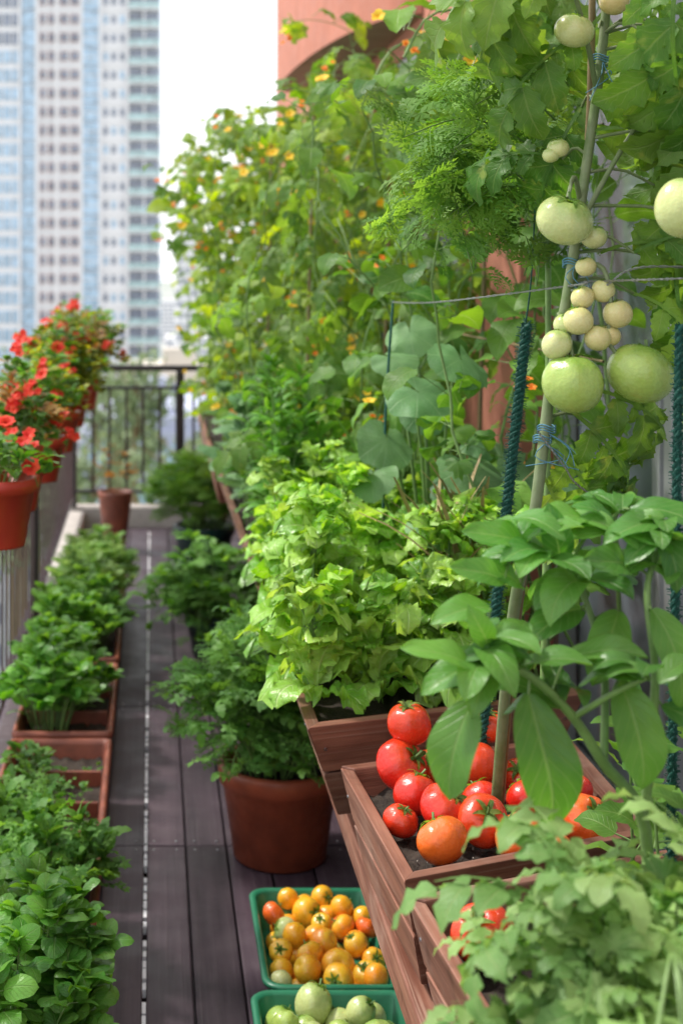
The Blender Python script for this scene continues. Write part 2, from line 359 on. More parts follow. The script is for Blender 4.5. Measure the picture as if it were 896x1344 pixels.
def radial_stems(n,c,R,H,base=.25,hmin=.55,dome=.45,sag=0):
    S=[];c=np.array(c,float)
    for _ in range(n):
        a=U(0,6.28); q=math.sqrt(U(0,1)); d=np.array([math.cos(a),math.sin(a),0])
        b=c+d*R*q*base; tp=c+d*R*q+np.array([0,0,H*U(hmin,1)*(1-dome*q*q)-sag*q*q])
        m=(b*.45+tp*.55)+np.array([0,0,H*.18+sag*.3*q]); S.append([b,m,tp])
    return S

# ---------------------------------------------------------------- solids
def hexa(acc,b,t,mi=0,var=None,uvd=None):
    b=np.asarray(b,float);t=np.asarray(t,float)
    if var is None: var=U(0,1)
    off=U(0,50,2)
    P=np.concatenate([b,t]); 
    idx=[(0,1,5,4),(1,2,6,5),(2,3,7,6),(3,0,4,7),(4,5,6,7),(3,2,1,0)]
    e=[P[1]-P[0],P[3]-P[0],P[4]-P[0]]; Ls=[np.linalg.norm(x) for x in e]; k=int(np.argmax(Ls)); lu=e[k]/Ls[k]
    uv=np.stack([P@lu, (P-np.outer(P@lu,lu))@np.array([.57,.61,.77])],-1)+off
    acc.add(P,idx,uv,var,mi)
def box(acc,x0,x1,y0,y1,z0,z1,mi=0,var=None):
    hexa(acc,[(x0,y0,z0),(x1,y0,z0),(x1,y1,z0),(x0,y1,z0)],[(x0,y0,z1),(x1,y0,z1),(x1,y1,z1),(x0,y1,z1)],mi,var)
def lathe(acc,prof,c=(0,0,0),ns=40,mi=0):
    a=np.linspace(0,2*math.pi,ns+1); pr=np.asarray(prof,float)
    V=np.stack([pr[:,0,None]*np.cos(a),pr[:,0,None]*np.sin(a),np.repeat(pr[:,1,None],ns+1,1)],-1)+np.array(c,float)
    acc.add(V.reshape(-1,3),gridf(len(pr)-1,ns),None,.5,mi)
def rloft(acc,cx,cy,hx,hy,prof,rad=.03,mi=0,rot=0):
    rings=[]
    for ins,z in prof:
        ax=max(hx-ins,.001);ay=max(hy-ins,.001);r=min(max(rad-ins*.4,.004),ax,ay); pts=[]
        for q,(sx,sy) in enumerate([(1,1),(-1,1),(-1,-1),(1,-1)]):
            for k in range(6):
                a=q*math.pi/2+k/5*math.pi/2; pts.append((sx*(ax-r)+r*math.cos(a),sy*(ay-r)+r*math.sin(a),z))
        pts.append(pts[0]); rings.append(pts)
    V=np.array(rings); c,s=math.cos(rot),math.sin(rot); X=V[...,0]*c-V[...,1]*s+cx; Y=V[...,0]*s+V[...,1]*c+cy
    V=np.stack([X,Y,V[...,2]],-1); acc.add(V.reshape(-1,3),gridf(len(prof)-1,24),None,.5,mi)
def soil(acc,corners,z,mi=0,n=26,amp=.012):
    c=np.array(corners,float); u,v=np.meshgrid(np.linspace(0,1,n+1),np.linspace(0,1,n+1),indexing='ij'); u=u[...,None];v=v[...,None]
    P=c[0]*(1-u)*(1-v)+c[1]*u*(1-v)+c[2]*u*v+c[3]*(1-u)*v
    Z=z+rng.normal(0,amp*.45,(n+1,n+1)); V=np.concatenate([P,Z[...,None]],-1).reshape(-1,3)
    acc.add(V,gridf(n,n),None,.5,mi)

# ================================================================= SETTING
a=Acc(); a.add([(-6000,-6000,-60),(6000,-6000,-60),(6000,6000,-60),(-6000,6000,-60)],[(0,1,2,3)])
make('ground',a,[simple('hazy_ground',(.36,.37,.36),.9,.3,.01,col2=(.25,.29,.24))],smooth=False)

C_white=simple('tower_white',(.78,.78,.80),.8,.05,.2,bumps=0)  # tower colours kept pale: distance haze is put into the base colours
C_red=simple('tower_red_brick',(.46,.27,.24),.8,.15,.5,bumps=0)
C_dk=glass_mat('tower_dark_glass',(.24,.28,.37),.2)
C_blue=glass_mat('tower_blue_glass',(.42,.60,.78),.2)
C_teal=glass_mat('tower_teal_glass',(.42,.60,.62),.25)
C_beige=simple('beige_facade',(.66,.60,.52),.8,.1,.2,bumps=0)
tm=[C_white,C_red,C_dk,C_blue,C_teal,C_beige]
a=Acc(); Y0=230; box(a,-40,1.1,Y0,Y0+30,-60,85,0,.5); make_t=empty('apartment_tower')
make('tower_body',a,tm,make_t,False)
a=Acc()
for f in range(48):
    z=-59+f*3.0
    box(a,-3.7,1.0,Y0-.25,Y0,z+.3,z+2.7,2)
    box(a,-3.9,1.3,Y0-1.3,Y0-.25,z,z+.25,0); box(a,-3.85,1.25,Y0-1.35,Y0-1.25,z+.25,z+1.25,4)
    box(a,-1.45,-1.2,Y0-1.2,Y0-.25,z+.25,z+3,0)
    for yy in range(4): box(a,1.1,1.35,Y0+2+yy*7,Y0+6+yy*7,z+.9,z+2.4,3)
    for x in (-7.9,-6.6,-5.2): box(a,x,x+.75,Y0-.12,Y0,z+.9,z+2.2,2 if rng.random()<.7 else 3)
    box(a,-8.1,-4.1,Y0-.2,Y0,z-.05,z+.15,0)
    box(a,-11.2,-8.5,Y0-.35,Y0,z+.15,z+2.9,3); box(a,-11.2,-8.5,Y0-.45,Y0-.35,z+1.4,z+1.52,0)
    for x0 in (-15.1,-18.3):
        w=3.4 if x0>-16 else 2.7
        box(a,x0+.2,x0+w-.2,Y0-.15,Y0,z+.9,z+2.4,1)
        for k in range(2): box(a,x0+.35+k*w/2,x0+w/2-.25+k*w/2,Y0-.3,Y0-.15,z+1.1,z+2.2,2)
    box(a,-21,-18.7,Y0-.35,Y0,z+.2,z+2.9,3)
    for k in range(3): box(a,-25.4+k*1.4,-24.3+k*1.4,Y0-.2,Y0,z+.5,z+2.5,3 if z<35 else 2)
    for k in range(7): box(a,-38.5+k*1.8,-37.2+k*1.8,Y0-.2,Y0,z+.6,z+2.4,3)
for x in (-3.95,-8.35,-11.35,-15.35,-18.6,-21.3,-25.8): box(a,x-.25,x+.15,Y0-.9,Y0,-60,84,0)
for x in (-13.4,-17.0): box(a,x-.15,x+.15,Y0-.6,Y0-.3,-60,84,0)
make('tower_facade',a,tm,make_t,False)

def block(name,x0,x1,y0,y1,z1,wall,win,fh=3.2,ww=2.6,z0=-60):
    e=empty(name); a=Acc(); box(a,x0,x1,y0,y1,z0,z1,0,.5); box(a,x0+.5,x1-.5,y0+.5,y1-.5,z1,z1+1,0,.5)
    box(a,x0+(x1-x0)*.3,x0+(x1-x0)*.55,y0+2,y0+6,z1+1,z1+3.5,0,.5); make('walls',a,[wall],e,False)
    a=Acc(); n=int((x1-x0)/ww)
    for f in range(int((z1-z0)/fh)):
        z=z1-(f+1)*fh
        if z<-60: break
        for k in range(n): box(a,x0+(k+.22)*ww,x0+(k+.78)*ww,y0-.15,y0,z+.8,z+2.3,0)
        box(a,x0-.1,x1+.1,y0-.3,y0-.16,z-.1,z+.1,1)
        for k in range(int((y1-y0)/4)): box(a,x0-.15,x0,y0+k*4+1,y0+k*4+2.8,z+.8,z+2.3,0)
    make('windows',a,[win,wall],e,False)
W_lil=simple('lilac_facade',(.42,.45,.58),.8,.1,.2,bumps=0)
W_gr=simple('grey_facade',(.55,.56,.58),.8,.1,.2,bumps=0)
block('white_apartment_building',6.5,13,380,400,17,C_white,C_dk,3,2.0)
block('beige_apartment_building',-33,-22,170,190,-1.5,C_beige,C_dk)
block('blue_grey_building',-5,6,100,120,-10,W_lil,C_blue)
block('grey_office_building',-24,-8,110,130,-14,W_gr,C_dk)
block('grey_office_building',10,34,150,175,-12,W_gr,C_dk)
block('beige_apartment_building',-4,14,190,210,-13,C_beige,C_dk)
for k in range(26):
    x=U(-260,260); y=U(300,1500); w=U(14,34); 
    if 250<y<400 and 0<x<20: y+=300
    block('distant_building',x,x+w,y,y+20,U(-42,-8) if rng.random()<.8 else U(0,22),[C_white,W_gr,C_beige][k%3],C_dk,3.4,3.4)
a=Acc(); tp=[]
for k in range(26):
    x=U(-16,12); y=U(52,88); zt=U(-9,-3.2); R=U(1.8,3.2)
    tube(a,[(x,y,-60),(x+U(-.5,.5),y,-30),(x,y,zt-1)],.5,.12,6,1)
    for j in range(5): tube(a,[(x,y,zt-R*2),(x+U(-1,1)*R*.5,y+U(-1,1),zt-R),(x+U(-1,1)*R,y+U(-1,1)*R,zt)],.1,.03,4,1)
    n=420; cl=rng.normal(0,1,(16,3)); cl=norm(cl)*U(.3,1,(16,1)); p=cl[rng.integers(0,16,n)]+rng.normal(0,.2,(n,3)); tp.append(p*np.array([R,R,R*1.3])+np.array([x,y,zt-R]))
tp=np.concatenate(tp); inst(a,L_bean,tp,rng.normal(0,1,tp.shape),rng.normal(0,1,tp.shape)+[0,0,1],U(.3,.6,len(tp)))
make('distant_trees',a,[M_distl,M_bamboo])

a=Acc(); box(a,-.60,1.45,-1.5,9.25,-.45,-.032,0,.5); make('balcony_slab',a,[M_kerb],None,False)
a=Acc(); pw=.112; x=-.58; k=0
JY=[-1.4,1.35,2.9,3.93,5.17,6.95,8.72]
while x<1.16:
    for j in range(len(JY)-1):
        g0=.0068 if k==5 else .0028; g1=.0028
        box(a,x+g0,x+pw-g1,JY[j]+.003,JY[j+1]-.003,-.028,0+U(-.0012,.0012),0)
    x+=pw;k+=1
dk=empty('wooden_deck'); make('planks',a,[M_deck],dk,False,.0025)
a=Acc()
x=-.58
while x<1.16:
    for jy in JY[1:-1]:
        for dy in (-.03,.03):
            for dx in (.025,.087): lathe(a,[(.0035,.0),(.0035,.0022),(.0004,.0024)],(x+dx,jy+dy,0),8)
    x+=pw
make('screws',a,[M_wire],dk)
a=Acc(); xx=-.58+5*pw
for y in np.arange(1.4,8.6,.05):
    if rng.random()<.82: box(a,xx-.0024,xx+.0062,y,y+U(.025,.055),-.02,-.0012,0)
make('painted_gap_light',a,[simple('gap_light_paint',(.82,.82,.86),.6,.1)],dk,False)  # pale broken strip painted in for light coming up through the plank gap

a=Acc(); box(a,-.52,-.44,-1.5,7.0,-.03,.04,0,.5); make('balcony_kerb',a,[M_kerb],None,False,.006)
a=Acc(); box(a,-.52,-.42,7.0,8.85,-.03,.08,0,.5); box(a,-.52,1.2,8.86,9.0,-.03,.10,0,.5); make('balcony_kerb',a,[M_conc],None,False,.006)
RT=.98
e=empty('balcony_railing'); a=Acc()
box(a,-.515,-.465,-1.4,8.95,RT-.03,RT,0,.5); box(a,-.495,-.485,-1.4,8.95,RT-.14,RT-.12,0,.5); box(a,-.495,-.485,-1.4,8.95,.16,.18,0,.5)
box(a,-.515,1.15,8.90,8.955,RT-.033,RT+.002,0,.5); box(a,-.50,1.15,8.915,8.94,RT-.15,RT-.13,0,.5); box(a,-.50,1.15,8.915,8.94,.18,.20,0,.5)
for y in (0,2.95,5.9,8.85): box(a,-.51,-.47,y,y+.04,.10,RT-.031,0,.5)
for x in (.15,.8): box(a,x,x+.05,8.9,8.96,.12,RT-.036,0,.5)
for x in np.arange(-.38,1.12,.105): box(a,x,x+.016,8.92,8.936,.2,RT-.15,0,.5)
make('rails',a,[M_rail],e,False,.003)
a=Acc()
for y in np.arange(-1.3,8.8,.135): box(a,-.4935,-.4865,y,y+.022,.18,RT-.14,0,.5)
make('slats',a,[M_slat],e,False,.0015)

e=empty('apartment_facade'); WX=1.22
a=Acc()
box(a,WX,WX+.3,-1.5,9.3,-.03,.12,0,.5)
box(a,WX,WX+.3,-1.5,9.3,2.62,3.2,0,.5)
for y0,y1 in ((4.35,5.15),(7.7,9.3),(-1.5,.4)): box(a,WX-.10,WX+.3,y0,y1,.121,2.619,0,.5)
box(a,WX,WX+.3,-1.5,14,3.2,3.35,0,.5); box(a,WX,WX+.3,9.3,14,-6,3.2,0,.5)
box(a,WX+.002,WX+.3,-1.5,14,4.3,9.0,0,.5)
make('stucco_walls',a,[M_stucco],e,False,.008)
a=Acc()
def pane(y0,y1,z0,z1):
    box(a,WX+.06,WX+.08,y0,y1,z0,z1,1,.5)
    for y in (y0,y1-.05): box(a,WX-.0,WX+.055,y,y+.05,z0,z1,0,.5)
    for z in (z0,z1-.05): box(a,WX+.003,WX+.052,y0+.05,y1-.05,z,z+.05,0,.5)
for y0,y1 in ((.42,1.9),(1.93,3.4),(3.43,4.33),(5.17,6.4),(6.43,7.68)): pane(y0,y1,.125,2.61)
for y0,y1 in ((.4,2.9),(2.95,5.3),(5.35,7.6),(7.65,9.9)): pane(y0,y1,3.37,4.28)
make('windows',a,[M_frame,M_glass],e,False,.003)
a=Acc()
ang=np.linspace(0,math.pi/2,20); px=1.215-.42*np.sin(ang); py=9.0-2.6*np.cos(ang)
path=[(x,y) for x,y in zip(px,py)]+[(.80,9.15),(.85,9.28),(1.0,9.34),(1.215,9.34)]
path=np.array(path)
def ribbon(z0,z1,mi):
    n=len(path)
    A=np.concatenate([path,np.full((n,1),z0)],1);B=np.concatenate([path,np.full((n,1),z1)],1)
    a.add(np.stack([A,B],1).reshape(-1,3),gridf(n-1,1),None,.5,mi)
ribbon(2.74,3.95,0)
n=len(path); A=np.concatenate([path,np.full((n,1),2.74)],1); B=A.copy(); B[:,0]=1.215
a.add(np.stack([A,B],1).reshape(-1,3),gridf(n-1,1),None,.5,1)
A=A.copy();A[:,2]=3.95;B=B.copy();B[:,2]=3.95; a.add(np.stack([A,B],1).reshape(-1,3),gridf(n-1,1),None,.5,0)
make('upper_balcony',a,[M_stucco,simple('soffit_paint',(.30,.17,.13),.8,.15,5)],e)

# ================================================================= CRATES
def crate(name,c,z,h,tp=.05,th=.022,soilz=.05,planks=2):
    e=empty(name); c=np.array(c,float)
    def shrink(P,d):
        o=[]
        for i in range(4):
            p=P[i];e1=norm(P[(i+1)%4]-p);e2=norm(P[(i-1)%4]-p); s=abs(e1[0]*e2[1]-e1[1]*e2[0]); o.append(p+(e1+e2)*d/max(s,.3))
        return np.array(o)
    a=Acc()
    for r in range(planks):
        z1=z-h*r/planks-(.004 if r else 0); z0=z-h*(r+1)/planks
        o1=shrink(c,tp*(z-z1)/h+.0005);o0=shrink(c,tp*(z-z0)/h+.0005);i1=shrink(o1,th);i0=shrink(o0,th)
        for i in range(4):
            j=(i+1)%4; f=lambda P,zz:(P[0],P[1],zz)
            dz=(.003 if i%2 else 0)
            hexa(a,[f(o0[i],z0),f(o0[j],z0),f(i0[j],z0),f(i0[i],z0)],[f(o1[i],z1-dz),f(o1[j],z1-dz),f(i1[j],z1-dz),f(i1[i],z1-dz)])
    ib=shrink(c,tp+th+.001); hexa(a,[(*p,z-h+.002) for p in ib],[(*p,z-h+.015) for p in ib])
    make('boards',a,[M_wood],e,False,.0025)
    a=Acc(); si=shrink(c,th+tp*soilz/h); soil(a,si[[0,1,2,3]],z-soilz,0,30,.010)
    n=60; w=rng.dirichlet((1,1,1,1),n)@si; 
    for p in w: s=U(.0015,.003); box(a,p[0],p[0]+s,p[1],p[1]+s,z-soilz+.002,z-soilz+.004+s,1,.5)
    make('soil',a,[M_soil,M_perl],e)
    a=Acc()
    for i in range(4):
        o1=shrink(c,tp*.25-.001); 
        for tt in (.04,.96):
            p=o1[i]*(1-tt)+o1[(i+1)%4]*tt; 
            n3=norm(np.array([c[(i+1)%4][1]-c[i][1],-(c[(i+1)%4][0]-c[i][0])])); q=np.array([p[0],p[1],z-h*.25]); d3=np.array([n3[0],n3[1],0])
            sticks(a,[q-d3*.003],[q+d3*.0012],.0035,0,8)
    make('screws',a,[M_wire],e)
    return e
crate('wooden_planter_trough',[(.285,2.62),(.86,2.83),(.90,6.6),(.262,6.5)],.75,.20,.07,.026,.035)
crate('wooden_planter_crate',[(.369,2.087),(.80,2.265),(.80,2.73),(.338,2.565)],.70,.185,.04,.022,.045)
crate('wooden_planter_crate',[(.43,1.32),(.92,1.42),(.86,2.235),(.366,2.045)],.695,.185,.04,.022,.055)
crate('wooden_planter_trough',[(.27,6.56),(.95,6.65),(.95,8.7),(.27,8.7)],.72,.22,.04,.026,.035)
e=empty('planter_stand'); a=Acc()
for x0 in (.39,.80): box(a,x0,x0+.035,1.3,8.6,.43,.495,0)
for y in (1.75,2.45,4.2,5.8,8.3):
    for x0 in (.62,.803): box(a,x0+.002,x0+.033,y,y+.045,0,.4295,0)
    box(a,.426,.798,y,y+.04,.435,.490,0)
for y in (4.2,5.8,8.3): box(a,.40,.44,y+.05,y+.09,0,.4295,0)
box(a,.44,.88,1.3,2.50,.497,.508,0);box(a,.40,.86,2.75,8.6,.497,.545,0)
make('frame',a,[M_wood],e,False,.003)

# ================================================================= TOMATOES
def tomato_mesh(name,mat,seed,flat=.84,ribs=.05,elong=1.0,calyx=True,nrib=6):
    r=np.random.default_rng(seed); nt,npn=40,18; th=np.linspace(0,2*math.pi,nt+1); ph=np.linspace(.001,math.pi-.001,npn+1)
    P,Th=np.meshgrid(ph,th,indexing='ij'); hh=np.cos(P)
    rib=1+ribs*(np.cos(Th*nrib+r.uniform(0,6))+.7*np.cos(Th*3+r.uniform(0,6))+.5*np.cos(Th*2+r.uniform(0,6)))*np.clip(.45+.55*hh,0,1)*np.sin(P)
    rad=np.sin(P)**.93*rib; z=hh*flat*elong+.05*np.cos(Th+r.uniform(0,6))*np.sin(P); z=z-.24*np.exp(-(rad/.3)**2)*(hh>0)
    V=np.stack([rad*np.cos(Th),rad*np.sin(Th),z],-1).reshape(-1,3); a=Acc(); a.add(V,gridf(npn,nt)[:,::-1],None,((hh+1)/2).ravel(),0)
    if calyx:
        n=6; zt=flat*elong-.2; az=np.arange(n)*2*math.pi/n+r.uniform(0,1); sep=[leaf_t(W=.26,nu=6,nv=2,fold=.2,rise=.7,droop=1.5+.4*k,p=.3,q=.8,seed=k,twist=.4) for k in range(3)]
        inst(a,sep,np.stack([.03*np.cos(az),.03*np.sin(az),0*az+zt],-1),np.stack([np.cos(az),np.sin(az),0*az+.1],-1),(0,0,1),U(.55,.85,n),1)
        tube(a,[(0,0,zt-.02),(.03,0,zt+.18),(.12,.03,zt+.42)],.065,.05,6,2)
    ob=make(name,a,[mat,M_tleaf,M_stem]); me=ob.data; bpy.data.objects.remove(ob); return me
TM={}
for key,mat,fl,rb in (('red',T_red,.86,.04),('orange',T_or,.86,.04),('yellow',T_yel,.92,.03),('green',T_grn,.90,.055),('pale',T_pale,.92,.04),('cream',T_crm,.98,.015)):
    TM[key]=[tomato_mesh(key+'_tomato_mesh',mat,i,fl,rb*(.6+i*.35),1+.12*(i%2),not(key=='yellow' and i==1),5+i) for i in range(3)]
def put_tomato(name,key,p,r,tilt=.6,parent=None,vi=None):
    ob=bpy.data.objects.new(name,TM[key][rng.integers(0,3) if vi is None else vi]); scene.collection.objects.link(ob)
    ob.location=p; ob.scale=(r*U(.95,1.05),r,r*U(.94,1.05)); ob.rotation_euler=(U(-tilt,tilt),U(-tilt,tilt),U(0,6.28))
    if parent: ob.parent=parent
    return ob
for k,x,y,z,r in [('red',.437,2.495,.725,.047),('red',.455,2.52,.79,.038),('red',.408,2.34,.688,.029),('red',.479,2.33,.712,.042),('red',.445,2.415,.705,.036),
  ('or',.453,2.225,.702,.042),('red',.57,2.50,.725,.038),('red',.60,2.54,.78,.032),('red',.532,2.29,.708,.041),('or',.577,2.235,.703,.042),('or',.642,2.25,.682,.022),
  ('or',.703,2.31,.70,.041),('red',.664,2.345,.69,.028),('red',.63,2.40,.70,.034),('red',.555,2.40,.70,.034),('or',.725,2.39,.68,.021),('red',.50,2.55,.70,.035),('red',.65,2.52,.695,.035),('red',.735,2.47,.69,.03),
  ('red',.448,1.925,.695,.042),('or',.56,1.80,.665,.028),('red',.60,1.98,.67,.032)]:
    put_tomato('ripe_tomato','red' if k=='red' else 'orange',(x,y,z),r,.85)
def pack(name,keys,x0,x1,y0,y1,zf,r0,r1,n,zmax):
    L=[]; tries=0
    while len(L)<n and tries<n*60:
        tries+=1; r=U(r0,r1); x=U(x0+r,x1-r);y=U(y0+r,y1-r); z=zf+r*.86
        for (X,Y,Z,R) in L:
            d2=(x-X)**2+(y-Y)**2; s=(r+R)*.93
            if d2<s*s: z=max(z,Z+math.sqrt(s*s-d2)*.9)
        if z>zmax: continue
        L.append((x,y,z,r)); put_tomato(name,keys[rng.integers(0,len(keys))],(x,y,z),r,1.2)
def tray(name,cx,cy,hx,hy,h,mat,rad=.04,rot=0):
    a=Acc(); rloft(a,cx,cy,hx,hy,[(.4,.004),(.025,.004),(.018,.012),(.010,h-.012),(-.002,h-.011),(-.004,h-.004),(0,h),(.008,h),(.013,h-.006),(.022,.02),(.03,.012),(.4,.012)],rad,0,rot)
    return make(name,a,[mat])
tray('green_plastic_tray',.385,3.20,.150,.235,.10,M_tray); pack('yellow_tomato',['yellow']*8+['orange','pale'],.25,.52,2.98,3.43,.012,.024,.038,42,.098)
tray('green_plastic_tray',.37,2.71,.165,.24,.10,M_tray); pack('green_tomato',['pale','green','green','pale'],.225,.52,2.49,2.93,.012,.026,.039,38,.11)

# ================================================================= POTS
def pot(name,c,r,h,mat):
    a=Acc(); rb=r*.78; pr=[(.001,.004),(rb-.01,.0),(rb,.008),(r-.006,h-.055),(r+.004,h-.05),(r+.008,h-.01),(r+.003,h),(r-.010,h),(r-.015,h-.01),(r-.02,h-.05),(r*.9-.02,h-.05)]
    lathe(a,pr,c,44,0); 
    aa=np.linspace(0,2*math.pi,25); rr=np.linspace(.001,r-.016,6); R,A=np.meshgrid(rr,aa,indexing='ij')
    V=np.stack([c[0]+R*np.cos(A),c[1]+R*np.sin(A),c[2]+h-.035+rng.normal(0,.003,R.shape)],-1); a.add(V.reshape(-1,3),gridf(5,24),None,.5,1)
    return make(name,a,[mat,M_soil])
pot('terracotta_pot',(.345,3.86,0),.160,.26,M_terra)
a=Acc(); leafy(a,radial_stems(85,(.325,3.86,.23),.27,.46,.3,.45,.5,.08),L_par+L_fea[:3]+L_tomlo[:1],.12,.045,.03,.25,.15,r=.0026); make('leafy_herb_plant',a,[M_herb,M_stem])
pot('dark_green_pot',(.26,5.85,0),.12,.18,M_dgreen)
a=Acc(); leafy(a,radial_stems(75,(.24,5.80,.16),.30,.36,.3,.4,.5,.12),L_mint+L_fea[:3],.10,.04,.02,.2,.15,r=.0025); make('bushy_herb_plant',a,[M_herb,M_stem])
pot('dark_green_pot',(.27,7.45,0),.155,.25,M_dgreen)
a=Acc(); leafy(a,radial_stems(60,(.27,7.45,.23),.30,.42,.3,.5,.4,.05),L_fea,.14,.05,.02,.3,.15,r=.0025); make('feathery_herb_plant',a,[M_feather,M_stem])
a=Acc(); lathe(a,[(.001,.004),(.055,.0),(.06,.01),(.085,.22),(.095,.31),(.10,.33),(.088,.33),(.08,.30),(.07,.28),(.001,.28)],(-.21,8.05,0),32); make('brown_clay_pot',a,[M_brownbox])
a=Acc(); leafy(a,radial_stems(8,(-.22,8.05,.28),.12,.34,.2,.5,.3,.0),L_mint,.06,.06,.01,.3,.2,r=.002); make('dry_twig_plant',a,[M_redleaf,M_bamboo])

XL0,XL1=-.425,-.125
ys=[(2.05,2.78),(2.84,3.52),(3.58,4.28),(4.34,5.10),(5.16,5.92),(5.98,6.9)]
for (y0,y1) in ys:
    a=Acc(); cx=(XL0+XL1)/2; cy=(y0+y1)/2; hx=(XL1-XL0)/2;hy=(y1-y0)/2
    rloft(a,cx,cy,hx,hy,[(.3,.004),(.03,.004),(.022,.014),(.008,.155),(-.004,.158),(-.006,.168),(-.002,.18),(.010,.18),(.014,.165),(.026,.10)],.02)
    ob=make('rectangular_planter',a,[M_brownbox])
    b=Acc(); soil(b,[(cx-hx+.018,cy-hy+.018),(cx+hx-.018,cy-hy+.018),(cx+hx-.018,cy+hy-.018),(cx-hx+.018,cy+hy-.018)],.125,0,20,.01)
    make('soil',b,[M_soil],ob)
    if 2.9<y0<5: 
        b=Acc()
        for q in (1/3,2/3): box(b,cx-hx+.02,cx+hx-.02,y0+(y1-y0)*q-.006,y0+(y1-y0)*q+.006,.10,.165,0)
        make('divider',b,[M_brownbox],ob,False,.002)
def basil_bushes(name,cs,R,H,n,tms,ls,mat,step=.03):
    a=Acc()
    for (cx,cy) in cs: leafy(a,radial_stems(n,(cx,cy,.12),R,H*U(.85,1.1),.35,.5,.55,0),tms,ls,step,.014,.35,.25,r=.0025,tipcluster=5,tip_scale=.8)
    make(name,a,[mat,M_stem])
basil_bushes('basil_plant',[(-.24,2.36),(-.20,2.56),(-.28,2.74)],.16,.38,36,L_bas,.070,M_basil,.028)
basil_bushes('mint_plant',[(-.33,3.06),(-.22,3.24),(-.32,3.42)],.13,.24,28,L_mint+L_par,.080,M_herb)
a=Acc(); leafy(a,radial_stems(22,(-.33,3.74,.12),.10,.17,.4,.5,.5,0),L_mint+L_par,.065,.028,.012,.3,.25,r=.002); leafy(a,radial_stems(14,(-.35,4.05,.12),.07,.14,.4,.5,.5,0),L_mint,.06,.03,.012,.3,.25,r=.002)
leafy(a,rect_stems(12,-.28,-.16,3.62,4.2,.12,.02,.06,.02),L_bas,.035,.03,.006,.3,.2,r=.001); make('herb_seedlings',a,[M_herb,M_stem])
basil_bushes('basil_plant',[(-.32,4.50),(-.28,4.72),(-.32,4.95)],.15,.30,34,L_bas+L_mint,.082,M_basil,.032)
basil_bushes('mint_plant',[(-.30,5.3),(-.25,5.52),(-.30,5.75)],.16,.30,36,L_mint,.09,M_herb,.035)
basil_bushes('leafy_herb_plant',[(-.27,6.1),(-.24,6.4),(-.27,6.7)],.17,.27,36,L_fea+L_mint,.09,M_pale,.04)

def blossom(acc,c,r,n=7,mi=2,layers=2):
    for l in range(layers):
        az=np.arange(n)*2*math.pi/n+l*.4+U(0,1); k=1-.35*l
        tl=np.array([U(-.6,.3),U(-.9,-.2),U(.2,.8)]); tl=tl/np.linalg.norm(tl)
        u=norm(np.cross(tl,[0,0,1.]));w=np.cross(u,tl)
        ax=np.cos(az)[:,None]*u+np.sin(az)[:,None]*w+tl*(.25+.4*l)
        inst(acc,L_pet,np.repeat([c],n,0),ax,np.repeat([tl],n,0),r*k*U(.85,1.15,n),mi)
def flowerpot(y,x=-.375,zb=.86,r=.085,h=.17,R=.17,H=.32,n=46,mats=(M_basil,),ls=.05,nf=8,kind=L_ger,fl=F_red,sag=.12):
    e=empty('railing_flower_pot'); 
    a=Acc(); pr=[(.001,.003),(r*.72,.0),(r*.74,.006),(r*.96,h-.035),(r+.008,h-.033),(r+.011,h),(r-.003,h),(r-.01,h-.03),(.001,h-.03)]; lathe(a,pr,(x,y,zb),36); make('pot',a,[M_redpot],e)
    a=Acc(); 
    for dy in (-.03,.03): tube(a,[(x-.02,y+dy,zb+h-.05),(x-r-.005,y+dy,zb+h-.04),(-.485,y+dy,RT+.006),(-.525,y+dy,RT+.004),(-.53,y+dy,RT-.06)],.003,.003,6,0)
    make('bracket',a,[M_rail],e)
    a=Acc(); S=radial_stems(n,(x,y,zb+h-.03),R,H,.3,.5,.5,sag); leafy(a,S,kind,ls,.032,.018,.3,.2,r=.002)
    if len(mats)>1: leafy(a,radial_stems(n//2,(x,y,zb+h-.03),R*1.05,H*1.05,.3,.6,.4,sag),L_mint,ls,.03,.01,.3,.3,r=.002,lm=3)
    for k in range(nf):
        t=S[rng.integers(0,len(S))][2]; c=np.array(t)+[U(-.02,.02),U(-.03,.02),U(.01,.05)]
        tube(a,[np.array(t)-[0,0,.03],c],.0012,.001,4,1)
        if kind is L_ger or rng.random()<.5:
            for q in range(6): blossom(a,c+rng.normal(0,.012,3),.017,5,2,1)
        else: blossom(a,c,.028,8,2,3)
    make('flowers',a,[mats[0],M_stem,fl,mats[-1]],e)
flowerpot(3.42,-.375,.93,.095,.165,.14,.16,24,(M_basil,),.065,4,L_mint,sag=.06)
flowerpot(4.15,-.40,.89,.085,.14,.16,.34,40,(M_basil,M_redleaf),.05,17,sag=.05)
flowerpot(4.85,-.385,.87,.085,.15,.16,.36,40,(M_basil,M_cole),.055,14,L_mint,sag=.03)
flowerpot(5.7,-.385,.86,.09,.16,.20,.42,60,(M_cole,M_basil),.055,8,sag=.02)
flowerpot(6.6,-.385,.86,.09,.16,.21,.42,60,(M_cole,M_redleaf),.055,10,L_mint,sag=.02)
flowerpot(7.6,-.37,.84,.09,.16,.24,.48,60,(M_cole,M_basil),.06,10,sag=.02)

